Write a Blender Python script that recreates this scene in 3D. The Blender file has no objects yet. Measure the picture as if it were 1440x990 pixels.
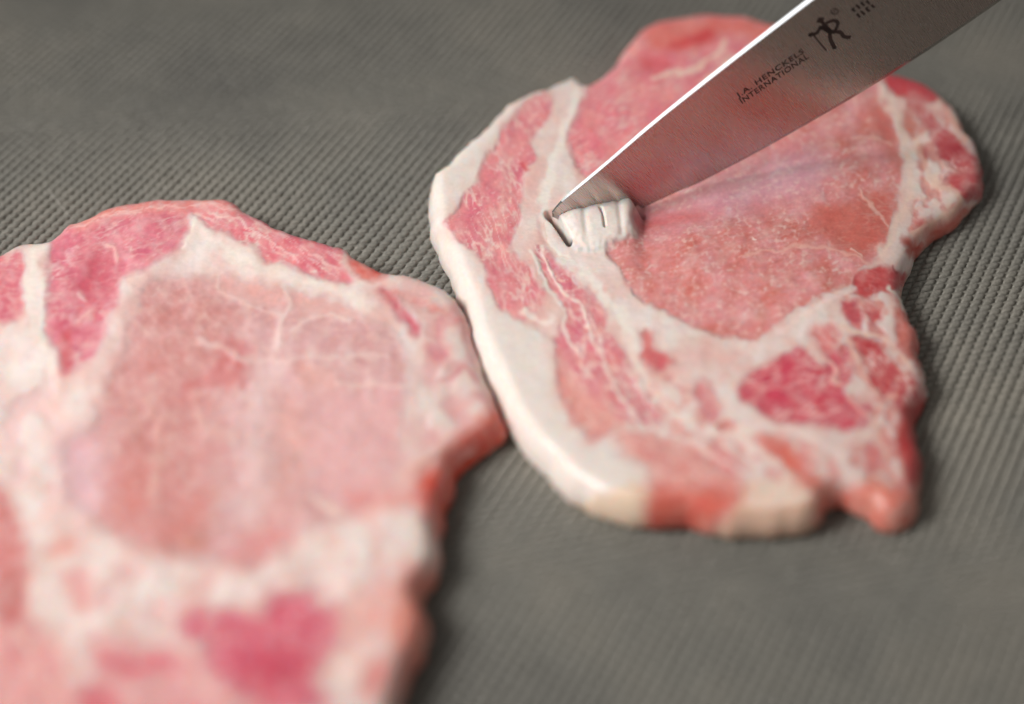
import bpy, math, random
import numpy as np
from mathutils import Vector, Matrix

# ------------------------------------------------------------------ camera, light, exposure
scene = bpy.context.scene
COL = scene.collection
LENS, TILT, DIST = 62.5, math.radians(45), 0.433          # mm, downward tilt, metres to the mat
FPX = LENS / 36.0 * 1440.0                                # focal length in photograph pixels
CAM = np.array([0.0, -DIST * math.cos(TILT), DIST * math.sin(TILT)])
FWD = np.array([0.0, math.cos(TILT), -math.sin(TILT)])
UPV = np.array([0.0, math.sin(TILT), math.cos(TILT)])
RGT = np.array([1.0, 0.0, 0.0])

cam_data = bpy.data.cameras.new('camera')
cam = bpy.data.objects.new('camera', cam_data)
COL.objects.link(cam)
cam.location = CAM
cam.rotation_euler = (math.pi / 2 - TILT, 0, 0)
cam_data.lens = LENS
cam_data.sensor_width = 36
cam_data.clip_start = 0.01
cam_data.clip_end = 50
cam_data.dof.use_dof = True
cam_data.dof.focus_distance = 0.4500
cam_data.dof.aperture_fstop = 3.0
cam_data.dof.aperture_blades = 0
scene.camera = cam

world = bpy.data.worlds.new('World')
scene.world = world
world.use_nodes = True
wb = world.node_tree.nodes['Background']
wb.inputs[0].default_value = (1.0, 0.96, 0.92, 1)
wb.inputs[1].default_value = 0.215

la = bpy.data.lights.new('window_light', 'AREA')
la.shape = 'RECTANGLE'; la.size = 0.36; la.size_y = 0.34
la.energy = 0.585
la.spread = math.radians(38)
la.color = (1.0, 0.985, 0.965)
lamp = bpy.data.objects.new('window_light', la)
COL.objects.link(lamp)
lamp.location = (-0.58, -0.17, 0.55)
lamp.rotation_euler = (Vector((-0.035, -0.01, 0.0)) - lamp.location).to_track_quat('-Z', 'Y').to_euler()

lb = bpy.data.lights.new('far_window_light', 'AREA')
lb.shape = 'RECTANGLE'; lb.size = 0.48; lb.size_y = 0.34
lb.energy = 0.95
lb.color = (0.93, 0.96, 1.0)
lamp_b = bpy.data.objects.new('far_window_light', lb)
COL.objects.link(lamp_b)
lamp_b.location = (-0.46, 0.52, 0.54)
lamp_b.rotation_euler = (Vector((0.03, 0.04, 0.0)) - lamp_b.location).to_track_quat('-Z', 'Y').to_euler()

vs = scene.view_settings
vs.view_transform = 'Standard'; vs.look = 'None'; vs.exposure = 0.0; vs.gamma = 1.0
vs.use_curve_mapping = False

# ------------------------------------------------------------------ helpers
def ground(px, py, z=0.0):
    """point of the horizontal plane at height z (metres) that the photograph shows at (px, py)"""
    d = FPX * FWD + (px - 720.0) * RGT + (495.0 - py) * UPV
    t = (z - CAM[2]) / d[2]
    return CAM + d * t

def on_plane(px, py, p0, n):
    d = FPX * FWD + (px - 720.0) * RGT + (495.0 - py) * UPV
    t = np.dot(p0 - CAM, n) / np.dot(d, n)
    return CAM + d * t

def trace_coords(x, y, z):
    """where a point lies in the traced outline drawing"""
    dx, dy, dz = x - CAM[0], y - CAM[1], z - CAM[2]
    dep = dy * FWD[1] + dz * FWD[2]
    u = 720 + FPX * dx / dep
    v = 495 - FPX * (dy * UPV[1] + dz * UPV[2]) / dep
    return u, v

def lin(r, g, b):
    c = np.array([r, g, b]) / 255.0
    return np.where(c <= 0.04045, c / 12.92, ((c + 0.055) / 1.055) ** 2.4)

class Noise:
    def __init__(self, seed):
        r = np.random.RandomState(seed)
        a = r.rand(256) * 2 * np.pi
        self.gx, self.gy = np.cos(a), np.sin(a)
        self.p = np.concatenate([r.permutation(256)] * 3)
    def __call__(self, x, y):
        xi = np.floor(x).astype(int); yi = np.floor(y).astype(int)
        xf, yf = x - xi, y - yi
        u = xf * xf * xf * (xf * (xf * 6 - 15) + 10); v = yf * yf * yf * (yf * (yf * 6 - 15) + 10)
        def g(ix, iy, fx, fy):
            h = self.p[self.p[ix & 255] + (iy & 255)]
            return self.gx[h] * fx + self.gy[h] * fy
        a = g(xi, yi, xf, yf); b = g(xi + 1, yi, xf - 1, yf)
        c = g(xi, yi + 1, xf, yf - 1); d = g(xi + 1, yi + 1, xf - 1, yf - 1)
        return ((a + (b - a) * u) * (1 - v) + (c + (d - c) * u) * v) * 1.5
    def fbm(self, x, y, o=4):
        s, am, t = 0, 1.0, 0
        for k in range(o):
            s = s + am * self(x * 2 ** k + 17.3 * k, y * 2 ** k - 9.1 * k); t += am; am *= 0.5
        return s / t

def smooth_closed(pts, n=6):
    P = np.array(pts, float); N = len(P); out = []
    for i in range(N):
        p0, p1, p2, p3 = P[i - 1], P[i], P[(i + 1) % N], P[(i + 2) % N]
        for k in range(n):
            t = k / n
            out.append(0.5 * (2 * p1 + (p2 - p0) * t + (2 * p0 - 5 * p1 + 4 * p2 - p3) * t * t + (3 * p1 - p0 - 3 * p2 + p3) * t ** 3))
    return np.array(out)

def smooth_open(pts, n=6):
    P = np.array(pts, float)
    P = np.vstack([2 * P[0] - P[1], P, 2 * P[-1] - P[-2]]); out = []
    for i in range(1, len(P) - 2):
        p0, p1, p2, p3 = P[i - 1], P[i], P[i + 1], P[i + 2]
        for k in range(n):
            t = k / n
            out.append(0.5 * (2 * p1 + (p2 - p0) * t + (2 * p0 - 5 * p1 + 4 * p2 - p3) * t * t + (3 * p1 - p0 - 3 * p2 + p3) * t ** 3))
    out.append(P[-2])
    return np.array(out)

def seg_dist(x, y, poly, closed):
    N = len(poly)
    best = np.full(x.shape, 1e18)
    for i in range(N if closed else N - 1):
        ax, ay = poly[i]; bx, by = poly[(i + 1) % N]
        ex, ey = bx - ax, by - ay
        L = ex * ex + ey * ey + 1e-30
        t = np.clip(((x - ax) * ex + (y - ay) * ey) / L, 0, 1)
        d = (x - ax - t * ex) ** 2 + (y - ay - t * ey) ** 2
        np.minimum(best, d, out=best)
    return np.sqrt(best)

def inside(x, y, poly):
    r = np.zeros(x.shape, bool); N = len(poly)
    for i in range(N):
        ax, ay = poly[i]; bx, by = poly[(i + 1) % N]
        if ay == by: continue
        c = ((ay > y) != (by > y)) & (x < (bx - ax) * (y - ay) / (by - ay) + ax)
        r ^= c
    return r

def sdf(x, y, poly, margin):
    """signed distance, negative inside; exact only within margin of the outline's box"""
    out = np.full(x.shape, float(margin))
    lo, hi = poly.min(0) - margin, poly.max(0) + margin
    m = (x > lo[0]) & (x < hi[0]) & (y > lo[1]) & (y < hi[1])
    if m.any():
        xs, ys = x[m], y[m]
        d = seg_dist(xs, ys, poly, True)
        d[inside(xs, ys, poly)] *= -1
        out[m] = np.minimum(d, margin)
    return out

def line_dist(x, y, poly, margin):
    out = np.full(x.shape, float(margin))
    lo, hi = poly.min(0) - margin, poly.max(0) + margin
    m = (x > lo[0]) & (x < hi[0]) & (y > lo[1]) & (y < hi[1])
    if m.any():
        out[m] = np.minimum(seg_dist(x[m], y[m], poly, False), margin)
    return out

def sstep(a, b, x):
    t = np.clip((x - a) / (b - a), 0, 1)
    return t * t * (3 - 2 * t)

def empty(name, loc, label=None, cat=None):
    o = bpy.data.objects.new(name, None)
    o.empty_display_size = 0.02
    COL.objects.link(o); o.location = loc
    if label: o['label'] = label; o['category'] = cat
    return o

def np_mesh(name, co, tris_or_quads, mat, parent=None, smooth=True, attr=None, normals=None):
    F = np.asarray(tris_or_quads)
    me = bpy.data.meshes.new(name)
    me.vertices.add(len(co)); me.vertices.foreach_set('co', np.asarray(co, np.float32).ravel())
    n, k = F.shape
    me.loops.add(n * k); me.loops.foreach_set('vertex_index', F.astype(np.int32).ravel())
    me.polygons.add(n)
    me.polygons.foreach_set('loop_start', np.arange(0, n * k, k, dtype=np.int32))
    me.polygons.foreach_set('use_smooth', np.full(n, smooth))
    me.update(calc_edges=True)
    if attr is not None:
        a = me.color_attributes.new('tissue', 'FLOAT_COLOR', 'POINT')
        a.data.foreach_set('color', np.asarray(attr, np.float32).ravel())
    if normals is not None:
        me.normals_split_custom_set_from_vertices(np.asarray(normals, np.float32))
    me.materials.append(mat)
    o = bpy.data.objects.new(name, me)
    COL.objects.link(o)
    if parent: o.parent = parent
    return o

# ------------------------------------------------------------------ materials
def new_mat(name):
    m = bpy.data.materials.new(name); m.use_nodes = True
    nt = m.node_tree
    return m, nt, nt.nodes['Principled BSDF']

def node(nt, kind, **kw):
    n = nt.nodes.new(kind)
    for k, v in kw.items():
        if k in n.inputs: n.inputs[k].default_value = v
        else: setattr(n, k, v)
    return n

def meat_material():
    m, nt, b = new_mat('raw_pork')
    L = nt.links
    at = node(nt, 'ShaderNodeAttribute', attribute_name='tissue')
    geo = node(nt, 'ShaderNodeNewGeometry')
    # fine mottling of the tissue
    n1 = node(nt, 'ShaderNodeTexNoise', Scale=900.0, Detail=4.0, Roughness=0.6)
    n2 = node(nt, 'ShaderNodeTexNoise', Scale=260.0, Detail=3.0, Roughness=0.55)
    n3 = node(nt, 'ShaderNodeTexNoise', Scale=1500.0, Detail=2.0)
    for n in (n1, n2, n3): L.new(geo.outputs['Position'], n.inputs['Vector'])
    r1 = node(nt, 'ShaderNodeMapRange'); L.new(n1.outputs['Fac'], r1.inputs[0])
    r1.inputs[1].default_value = 0.3; r1.inputs[2].default_value = 0.7; r1.inputs[3].default_value = 0.95; r1.inputs[4].default_value = 1.04
    mul = node(nt, 'ShaderNodeVectorMath', operation='SCALE')
    L.new(at.outputs['Color'], mul.inputs[0]); L.new(r1.outputs[0], mul.inputs['Scale'])
    L.new(mul.outputs[0], b.inputs['Base Color'])
    # wet, unevenly glossy
    rr = node(nt, 'ShaderNodeMapRange'); L.new(n2.outputs['Fac'], rr.inputs[0])
    rr.inputs[1].default_value = 0.35; rr.inputs[2].default_value = 0.65; rr.inputs[3].default_value = 0.30; rr.inputs[4].default_value = 0.52
    L.new(rr.outputs[0], b.inputs['Roughness'])
    b.inputs['Subsurface Weight'].default_value = 0.85; b.inputs['Subsurface Radius'].default_value = (1.0, 0.45, 0.3); b.inputs['Subsurface Scale'].default_value = 0.0014
    b.inputs['Specular IOR Level'].default_value = 0.42
    b.inputs['Coat Weight'].default_value = 0.22; b.inputs['Coat Roughness'].default_value = 0.2
    bp = node(nt, 'ShaderNodeBump', Strength=0.3, Distance=0.0003)
    L.new(n2.outputs['Fac'], bp.inputs['Height'])
    bp2 = node(nt, 'ShaderNodeBump', Strength=0.16, Distance=0.0002)
    L.new(n1.outputs['Fac'], bp2.inputs['Height']); L.new(bp.outputs[0], bp2.inputs['Normal'])
    L.new(bp2.outputs[0], b.inputs['Normal'])
    return m

def mat_material():
    m, nt, b = new_mat('grey_rubber')
    L = nt.links
    geo = node(nt, 'ShaderNodeNewGeometry')
    n1 = node(nt, 'ShaderNodeTexNoise', Scale=13.0, Detail=7.0, Roughness=0.62)
    n2 = node(nt, 'ShaderNodeTexNoise', Scale=1400.0, Detail=3.0)
    for n in (n1, n2): L.new(geo.outputs['Position'], n.inputs['Vector'])
    cr = node(nt, 'ShaderNodeValToRGB')
    cr.color_ramp.elements[0].position = 0.28; cr.color_ramp.elements[0].color = (0.138, 0.133, 0.121, 1)
    cr.color_ramp.elements[1].position = 0.74; cr.color_ramp.elements[1].color = (0.272, 0.250, 0.210, 1)
    e = cr.color_ramp.elements.new(0.5); e.color = (0.206, 0.197, 0.172, 1)
    L.new(n1.outputs['Fac'], cr.inputs[0])
    r1 = node(nt, 'ShaderNodeMapRange'); L.new(n2.outputs['Fac'], r1.inputs[0])
    r1.inputs[1].default_value = 0.3; r1.inputs[2].default_value = 0.7; r1.inputs[3].default_value = 0.8; r1.inputs[4].default_value = 1.2
    mul = node(nt, 'ShaderNodeVectorMath', operation='SCALE')
    L.new(cr.outputs[0], mul.inputs[0]); L.new(r1.outputs[0], mul.inputs['Scale'])
    L.new(mul.outputs[0], b.inputs['Base Color'])
    b.inputs['Roughness'].default_value = 0.55
    b.inputs['Specular IOR Level'].default_value = 0.25
    bp = node(nt, 'ShaderNodeBump', Strength=0.4, Distance=0.0001)
    L.new(n2.outputs['Fac'], bp.inputs['Height']); L.new(bp.outputs[0], b.inputs['Normal'])
    return m

def steel_material(name, col, rough):
    m, nt, b = new_mat(name)
    L = nt.links
    b.inputs['Metallic'].default_value = 1.0
    b.inputs['Base Color'].default_value = (*col, 1)
    tc = node(nt, 'ShaderNodeTexCoord')
    mp = node(nt, 'ShaderNodeMapping'); mp.inputs['Scale'].default_value = (2600, 90, 90)
    L.new(tc.outputs['Object'], mp.inputs[0])
    n = node(nt, 'ShaderNodeTexNoise', Scale=1.0, Detail=2.0); L.new(mp.outputs[0], n.inputs['Vector'])
    r = node(nt, 'ShaderNodeMapRange'); L.new(n.outputs['Fac'], r.inputs[0])
    r.inputs[3].default_value = rough * 0.8; r.inputs[4].default_value = rough * 1.25
    L.new(r.outputs[0], b.inputs['Roughness'])
    bp = node(nt, 'ShaderNodeBump', Strength=0.09, Distance=0.00003)
    L.new(n.outputs['Fac'], bp.inputs['Height']); L.new(bp.outputs[0], b.inputs['Normal'])
    return m

def plain(name, col, rough, metal=0.0):
    m, nt, b = new_mat(name)
    n = node(nt, 'ShaderNodeTexNoise', Scale=400.0, Detail=2.0)
    mx = node(nt, 'ShaderNodeMapRange'); nt.links.new(n.outputs['Fac'], mx.inputs[0])
    mx.inputs[3].default_value = rough * 0.85; mx.inputs[4].default_value = rough * 1.15
    nt.links.new(mx.outputs[0], b.inputs['Roughness'])
    b.inputs['Base Color'].default_value = (*col, 1); b.inputs['Metallic'].default_value = metal
    return m

MEAT = meat_material()
RUBBER = mat_material()
STEEL = steel_material('brushed_steel', (0.50, 0.415, 0.39), 0.27)  # warm tint puts the meat's pink reflection into the steel colour
STEEL_SPINE = steel_material('polished_spine', (0.74, 0.73, 0.72), 0.14)
STEEL_EDGE = steel_material('ground_steel', (0.42, 0.39, 0.37), 0.2)
ETCH = plain('etched_mark', (0.035, 0.022, 0.02), 0.6)
SCUFF = plain('scuffed_rubber', (0.42, 0.40, 0.35), 0.6)
BLACK = plain('black_handle', (0.02, 0.02, 0.022), 0.4)
RIVET = plain('steel_rivet', (0.6, 0.6, 0.6), 0.25, 1.0)

# ------------------------------------------------------------------ the mat with its raised diamonds
O0 = ground(560, 340); VA = ground(577.5, 337.2) - O0; VB = ground(566.8, 331.7) - O0
STUD_H = 0.00078
MAT_T = 0.004

def build_mat():
    x0, x1, y0, y1 = -0.33, 0.33, -0.30, 0.34
    v = []; r = 0.004
    # slab with an eased upper edge, upper face at z = 0
    for dz, ins in ((-MAT_T, 0.0), (-0.001, 0.0), (0.0, 0.001)):
        v += [(x0 + ins, y0 + ins, dz), (x1 - ins, y0 + ins, dz), (x1 - ins, y1 - ins, dz), (x0 + ins, y1 - ins, dz)]
    f = [(3, 2, 1, 0), (8, 9, 10, 11)]
    for k in (0, 4):
        for i in range(4):
            j = (i + 1) % 4
            f.append((k + i, k + j, k + 4 + j, k + 4 + i))
    slab = np_mesh('textured_mat', v, f, RUBBER, smooth=False)
    slab['kind'] = 'structure'
    return slab

def stud_shape():
    """one raised lozenge: base ring, shoulder ring, crown ring and centre"""
    # rounded parallelogram outline in lattice coordinates
    ring = []
    for (p, q) in ((-.5, -.28), (-.28, -.5), (.34, -.5), (.5, -.38), (.5, .28), (.28, .5), (-.34, .5), (-.5, .38)):
        ring.append((p, q))
    ring = np.array(ring)
    V = []
    for s, z in ((0.93, -0.05), (0.76, 0.66), (0.44, 1.0)):
        for p, q in ring * s:
            w = VA * p + VB * q * 0.96
            V.append((w[0], w[1], z * STUD_H))
    V.append((0, 0, 1.04 * STUD_H))
    F = []
    for k in range(2):
        for i in range(8):
            j = (i + 1) % 8
            a, b, c, d = k * 8 + i, k * 8 + j, (k + 1) * 8 + j, (k + 1) * 8 + i
            F += [(a, b, c), (a, c, d)]
    for i in range(8):
        F.append((16 + i, 16 + (i + 1) % 8, 24))
    return np.array(V), np.array(F)

MATOBJ = build_mat()

def build_studs(keep_out):
    V, F = stud_shape()
    if np.cross(V[F[0][1]] - V[F[0][0]], V[F[0][2]] - V[F[0][0]])[2] < 0 or True:
        c = V[F[-1]]; 
        if np.cross(c[1] - c[0], c[2] - c[0])[2] < 0: F = F[:, ::-1]
    rs = np.random.RandomState(5)
    I, J = np.meshgrid(np.arange(-140, 140), np.arange(-160, 160), indexing='ij')
    I = I.ravel(); J = J.ravel()
    P = O0[None, :] + I[:, None] * VA + J[:, None] * VB
    u, v = trace_coords(P[:, 0], P[:, 1], P[:, 2])
    m = (u > -260) & (u < 1700) & (v > -190) & (v < 1180)
    P = P[m]; u = u[m]; v = v[m]
    m = ~keep_out(P[:, 0], P[:, 1])
    P = P[m]; u = u[m]; v = v[m]
    n = len(P)
    sc = 1 + rs.randn(n) * 0.035; hz = 1 + rs.randn(n) * 0.09; rot = rs.randn(n) * 0.03
    jit = rs.randn(n, 2) * 0.00004
    # the lozenges that show singly in the sharp strip between the two slices
    d = np.hypot((u - 520) * 0.75, v - 318)
    order = np.argsort(d)
    single = np.zeros(n, bool); single[order[:300]] = True
    c, s = np.cos(rot) * sc, np.sin(rot) * sc
    rest = np.where(~single)[0]
    X = P[rest, 0][:, None] + jit[rest, 0][:, None] + c[rest][:, None] * V[:, 0] - s[rest][:, None] * V[:, 1]
    Y = P[rest, 1][:, None] + jit[rest, 1][:, None] + s[rest][:, None] * V[:, 0] + c[rest][:, None] * V[:, 1]
    Z = hz[rest][:, None] * V[:, 2][None, :]
    co = np.stack([X, Y, Z], -1).reshape(-1, 3)
    FF = (F[None, :, :] + (np.arange(len(rest)) * len(V))[:, None, None]).reshape(-1, 3)
    o = np_mesh('raised_lozenges', co, FF, RUBBER, MATOBJ)
    o['kind'] = 'stuff'
    proto = None
    for i in np.where(single)[0]:
        if proto is None:
            ob = proto = np_mesh('raised_lozenge', V, F, RUBBER, MATOBJ)
        else:
            ob = proto.copy(); COL.objects.link(ob); ob.parent = MATOBJ
        ob.location = (P[i, 0] + jit[i, 0], P[i, 1] + jit[i, 1], 0)
        ob.rotation_euler = (0, 0, rot[i]); ob.scale = (sc[i], sc[i], hz[i])

# ------------------------------------------------------------------ pork slices
FATC = lin(229, 209, 201)
class Slice:
    """a slab of pork: traced outline, domed top, bulging cut side, tissue colours by region"""
    def __init__(self, outline, H, grid, seed, edge_r=0.0032, wob=0.0011, soft=1.5):
        self.soft = soft; self.mot = 20.0 if soft < 1.6 else 42.0; self.blur = 0.15 if soft < 1.6 else 0.75
        self.H, self.g, self.edge = H, grid, edge_r
        w = np.array([ground(x, y, z * 0.001)[:2] for x, y, z in outline])
        poly = smooth_closed(w, 7)
        # ragged butcher's outline
        self.no = Noise(seed)
        d = np.roll(poly, -1, 0) - np.roll(poly, 1, 0)
        nrm = np.stack([d[:, 1], -d[:, 0]], 1); nrm /= np.linalg.norm(nrm, axis=1)[:, None] + 1e-12
        k = self.no.fbm(poly[:, 0] * 170, poly[:, 1] * 170, 3)
        self.poly = poly + nrm * (k * wob)[:, None]
    def keep_out(self, x, y):
        return sdf(x, y, self.poly, 0.01) < -0.006
    def build(self, regions, streaks, name, label, shape_fn, fat_parts, colour_fn=None):
        g, H, no = self.g, self.H, self.no
        lo, hi = self.poly.min(0) - g, self.poly.max(0) + g
        xs = np.arange(lo[0], hi[0] + g, g); ys = np.arange(lo[1], hi[1] + g, g)
        X, Y = np.meshgrid(xs, ys, indexing='ij'); nx, ny = X.shape
        D = sdf(X.ravel(), Y.ravel(), self.poly, 0.02).reshape(nx, ny)
        IN = D < -0.3 * g
        cell = IN[:-1, :-1] & IN[1:, :-1] & IN[1:, 1:] & IN[:-1, 1:]
        # drop pinched cells so that the rim is one clean loop
        idx = np.arange(nx * ny).reshape(nx, ny)
        for _ in range(3):
            pad = np.pad(cell, 1).astype(int)
            nb = pad[2:, 1:-1] + pad[:-2, 1:-1] + pad[1:-1, 2:] + pad[1:-1, :-2]
            cell &= nb >= 2
            diag = np.pad(cell, 1)
            a = diag[1:-1, 1:-1]
            bad = a & diag[2:, 2:] & ~diag[2:, 1:-1] & ~diag[1:-1, 2:]
            bad |= a & diag[2:, :-2] & ~diag[2:, 1:-1] & ~diag[1:-1, :-2]
            cell &= ~bad
        ci, cj = np.where(cell)
        Q = np.stack([idx[ci, cj], idx[ci + 1, cj], idx[ci + 1, cj + 1], idx[ci, cj + 1]], 1)
        used, inv = np.unique(Q.ravel(), return_inverse=True)
        Q = inv.reshape(-1, 4)
        x = X.ravel()[used].copy(); y = Y.ravel()[used].copy(); d = D.ravel()[used].copy()
        # boundary loop
        E = np.concatenate([Q[:, [0, 1]], Q[:, [1, 2]], Q[:, [2, 3]], Q[:, [3, 0]]])
        key = np.sort(E, 1); kk = key[:, 0].astype(np.int64) * len(x) + key[:, 1]
        u_, first, cnt = np.unique(kk, return_index=True, return_counts=True)
        BE = E[first[cnt == 1]]
        nxt = {}
        for a, b in BE: nxt.setdefault(int(a), []).append(int(b))
        loops = []; seen = set()
        for st in list(nxt):
            if st in seen: continue
            lp = []; c = st
            while c not in seen and c in nxt:
                seen.add(c); lp.append(c); c = nxt[c][0]
            loops.append(lp)
        loop = np.array(max(loops, key=len))
        # outline normals at the loop
        P2 = self.poly
        bx, by = x[loop], y[loop]
        seg = np.roll(P2, -1, 0) - P2
        best = np.full(len(loop), 1e9); qx = bx.copy(); qy = by.copy(); tx = bx * 0; ty = by * 0
        for i in range(len(P2)):
            L = (seg[i] ** 2).sum() + 1e-30
            t = np.clip(((bx - P2[i, 0]) * seg[i, 0] + (by - P2[i, 1]) * seg[i, 1]) / L, 0, 1)
            ex = P2[i, 0] + t * seg[i, 0]; ey = P2[i, 1] + t * seg[i, 1]
            dd = (bx - ex) ** 2 + (by - ey) ** 2
            m = dd < best
            best[m] = dd[m]; qx[m] = ex[m]; qy[m] = ey[m]
        def ring_smooth(a, k):
            for _ in range(k): a = 0.25 * np.roll(a, 1) + 0.5 * a + 0.25 * np.roll(a, -1)
            return a
        qx, qy = ring_smooth(qx, 3), ring_smooth(qy, 3)
        x[loop], y[loop] = qx, qy; d[loop] = 0
        tx = ring_smooth(np.roll(qx, -1) - np.roll(qx, 1), 40); ty = ring_smooth(np.roll(qy, -1) - np.roll(qy, 1), 40)
        tl = np.hypot(tx, ty) + 1e-12
        onx, ony = ty / tl, -tx / tl                      # loop runs counter-clockwise
        # ---- tissue
        r0 = self.edge; k0 = np.clip(np.clip(-d, 0, None) / r0, 0, 1)
        u, v = trace_coords(x, y, H - r0 * (1 - np.sqrt(np.clip(1 - (1 - k0) ** 2, 0, 1))))
        colr, fat, pid, names = self.tissue(u, v, regions, streaks, fat_parts)
        if colour_fn: colour_fn(u, v, colr, no)
        # ---- height of the top
        top = H + 0.0006 * no.fbm(x * 32, y * 32, 2) + 0.00016 * no.fbm(x * 240 + 5, y * 240, 3)
        top += 0.00025 * (1 - fat) * (1 - 0.5) - 0.0001
        top += shape_fn(u, v, no, fat)
        dd = np.clip(-d, 0, None); r = self.edge * (1 + 0.35 * no(x * 60, y * 60))
        k = np.clip(dd / r, 0, 1)
        z = top - r * (1 - np.sqrt(np.clip(1 - (1 - k) ** 2, 0, 1)))
        # ---- cut side
        wall_keep = [i for i, q in enumerate(names) if q in ('fat_rim', 'fat_flap')]
        nb = len(loop); rows = 12
        zb = z[loop]
        V = [np.stack([x, y, z], 1)]; C = [colr]; ids = [pid]; prev = loop; base = len(x); WF = []
        al = np.cumsum(np.hypot(np.roll(qx, 1) - qx, np.roll(qy, 1) - qy))
        bul = 0.0010 + 0.0004 * no(al * 30, al * 0 + 3.3)
        for k in range(1, rows + 1):
            t = k / rows
            off = bul * np.sin(math.pi * min(t * 0.92, 1)) - 0.0016 * max(0, t - 0.72) / 0.28
            off = off + 0.00012 * no.fbm(al * 120, np.full(nb, t * 2.0), 2) * (1 - abs(2 * t - 1))
            zz = zb * (1 - t) + 0.0003 * t
            V.append(np.stack([qx + onx * off, qy + ony * off, zz], 1))
            cur = base + (k - 1) * nb + np.arange(nb)
            n1 = np.roll(np.arange(nb), -1)
            WF.append(np.stack([prev, cur, cur[n1], prev[n1]], 1))
            prev = cur
        W = np.vstack(V[1:]); tt = np.repeat(np.arange(1, rows + 1) / rows, nb); aw = np.tile(al, rows)
        uw, vw = trace_coords(W[:, 0], W[:, 1], W[:, 2])
        cw, fw, pw, _ = self.tissue(uw, vw, regions, streaks, fat_parts)
        ln = sstep(0.0, 0.3, no.fbm(aw * 60, tt * 0.8 + 30, 2) + 0.04) * ~np.isin(pw, wall_keep) * np.minimum(1, 3 * tt)
        ln = (ln * 0.55 * fw)[:, None]
        cw = cw * (1 - ln) + lin(216, 132, 114) * ln
        C.append(cw * (1 + 0.06 * no.fbm(aw * 160, tt * 2.5 + 9, 2))[:, None]); ids.append(pw)
        V = np.vstack(V); C = np.vstack(C); ids = np.concatenate(ids)
        Fq = np.vstack([Q] + WF)
        # the underside
        cen = len(V); V = np.vstack([V, [[qx.mean(), qy.mean(), 0.0003]]])
        # normals of the whole slab, so that parts meet without a seam
        a = V[Fq[:, 2]] - V[Fq[:, 0]]; b = V[Fq[:, 3]] - V[Fq[:, 1]]
        fn = np.cross(a, b)
        N = np.zeros_like(V)
        nv = len(V); fl = Fq.ravel()
        def gather(f): return np.stack([np.bincount(fl, np.repeat(f[:, k], 4), nv) for k in range(3)], 1)
        N = gather(fn); N /= np.linalg.norm(N, axis=1)[:, None] + 1e-20
        S = N.copy()
        for _ in range(int(36 * (0.00028 / g) ** 2) + 6):
            S = gather(S[Fq].sum(1)); S /= np.linalg.norm(S, axis=1)[:, None] + 1e-20
        wgt = np.ones(nv) * 0.85; wgt[:len(x)] = 0.85 * sstep(0.008, 0.003, dd)
        N = N * (1 - wgt[:, None]) + S * wgt[:, None]
        N /= np.linalg.norm(N, axis=1)[:, None] + 1e-20
        if N[:len(x), 2].mean() < 0:
            N = -N; Fq = Fq[:, ::-1]
        fid = ids[Fq[:, 0]]
        org = np.array([qx.mean(), qy.mean(), 0.0])
        root = empty(name, org, label, 'meat')
        C4 = np.concatenate([C, np.ones((len(C), 1))], 1); C4 = np.vstack([C4, [[*FATC, 1]]])
        C4[:, :3] = np.clip(C4[:, :3], 0.01, 0.86)
        def pieces(sel):
            lab = np.arange(len(V))
            while True:
                old = lab.copy()
                m = lab[sel].min(1)
                for c_ in range(4): np.minimum.at(lab, sel[:, c_], m)
                lab = lab[lab]
                if (lab == old).all(): return lab[sel[:, 0]]
        for p in np.unique(fid):                          # crumbs go to whatever surrounds them
            w = np.where(fid == p)[0]; lab = pieces(Fq[w])
            k_, n_ = np.unique(lab, return_counts=True)
            for q, c_ in zip(k_, n_):
                if c_ < 260 and len(k_) > 1:
                    fs = w[lab == q]
                    vm = np.zeros(len(V), bool); vm[Fq[fs].ravel()] = True
                    nb_ = fid[vm[Fq].any(1)]; nb_ = nb_[nb_ != p]
                    if len(nb_): fid[fs] = np.bincount(nb_).argmax()
        groups = []
        for p in np.unique(fid):
            w = Fq[fid == p]; lab = pieces(w)
            for q in np.unique(lab): groups.append((p, w[lab == q]))
        for p, sel in groups:
            us, iv = np.unique(sel.ravel(), return_inverse=True)
            np_mesh(names[p], V[us] - org, iv.reshape(-1, 4), MEAT, root, attr=C4[us], normals=N[us])
        bot = np.stack([np.roll(prev, -1), prev, np.full(nb, cen), ], 1)
        us, iv = np.unique(bot.ravel(), return_inverse=True)
        np_mesh('underside', V[us] - org, iv.reshape(-1, 3), MEAT, root, attr=C4[us], smooth=False)
        self.top = (x, y, z); self.root = root; self.u, self.v = u, v
        return root
    def height_at(self, wx, wy):
        x, y, z = self.top
        return z[np.argmin((x - wx) ** 2 + (y - wy) ** 2)]
    def tissue(self, u, v, regions, streaks, fat_parts):
        no = self.no
        wu = u + 8.0 * no.fbm(u / 30, v / 30, 3) + 2.6 * no.fbm(u / 11 + 40, v / 11, 2)
        wv = v + 8.0 * no.fbm(u / 30 + 71, v / 30 + 13, 3) + 2.6 * no.fbm(u / 11, v / 11 + 55, 2)
        n = len(u)
        f1 = no.fbm(u / 60 + 7, v / 60, 3)[:, None]; f2 = no.fbm(u / 14 + 31, v / 14, 3)[:, None]
        col = FATC + (lin(235, 224, 219) - FATC) * np.clip(f1 * 1.2 + 0.1, 0, 1) + (lin(228, 188, 180) - FATC) * np.clip(-f1 * 1.6 + 0.25 * f2 + 0.12, 0, 1)
        col = col * (1 + 0.05 * f2)
        fat = np.ones(n); pid = np.zeros(n, int); names = ['seam_fat']
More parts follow.
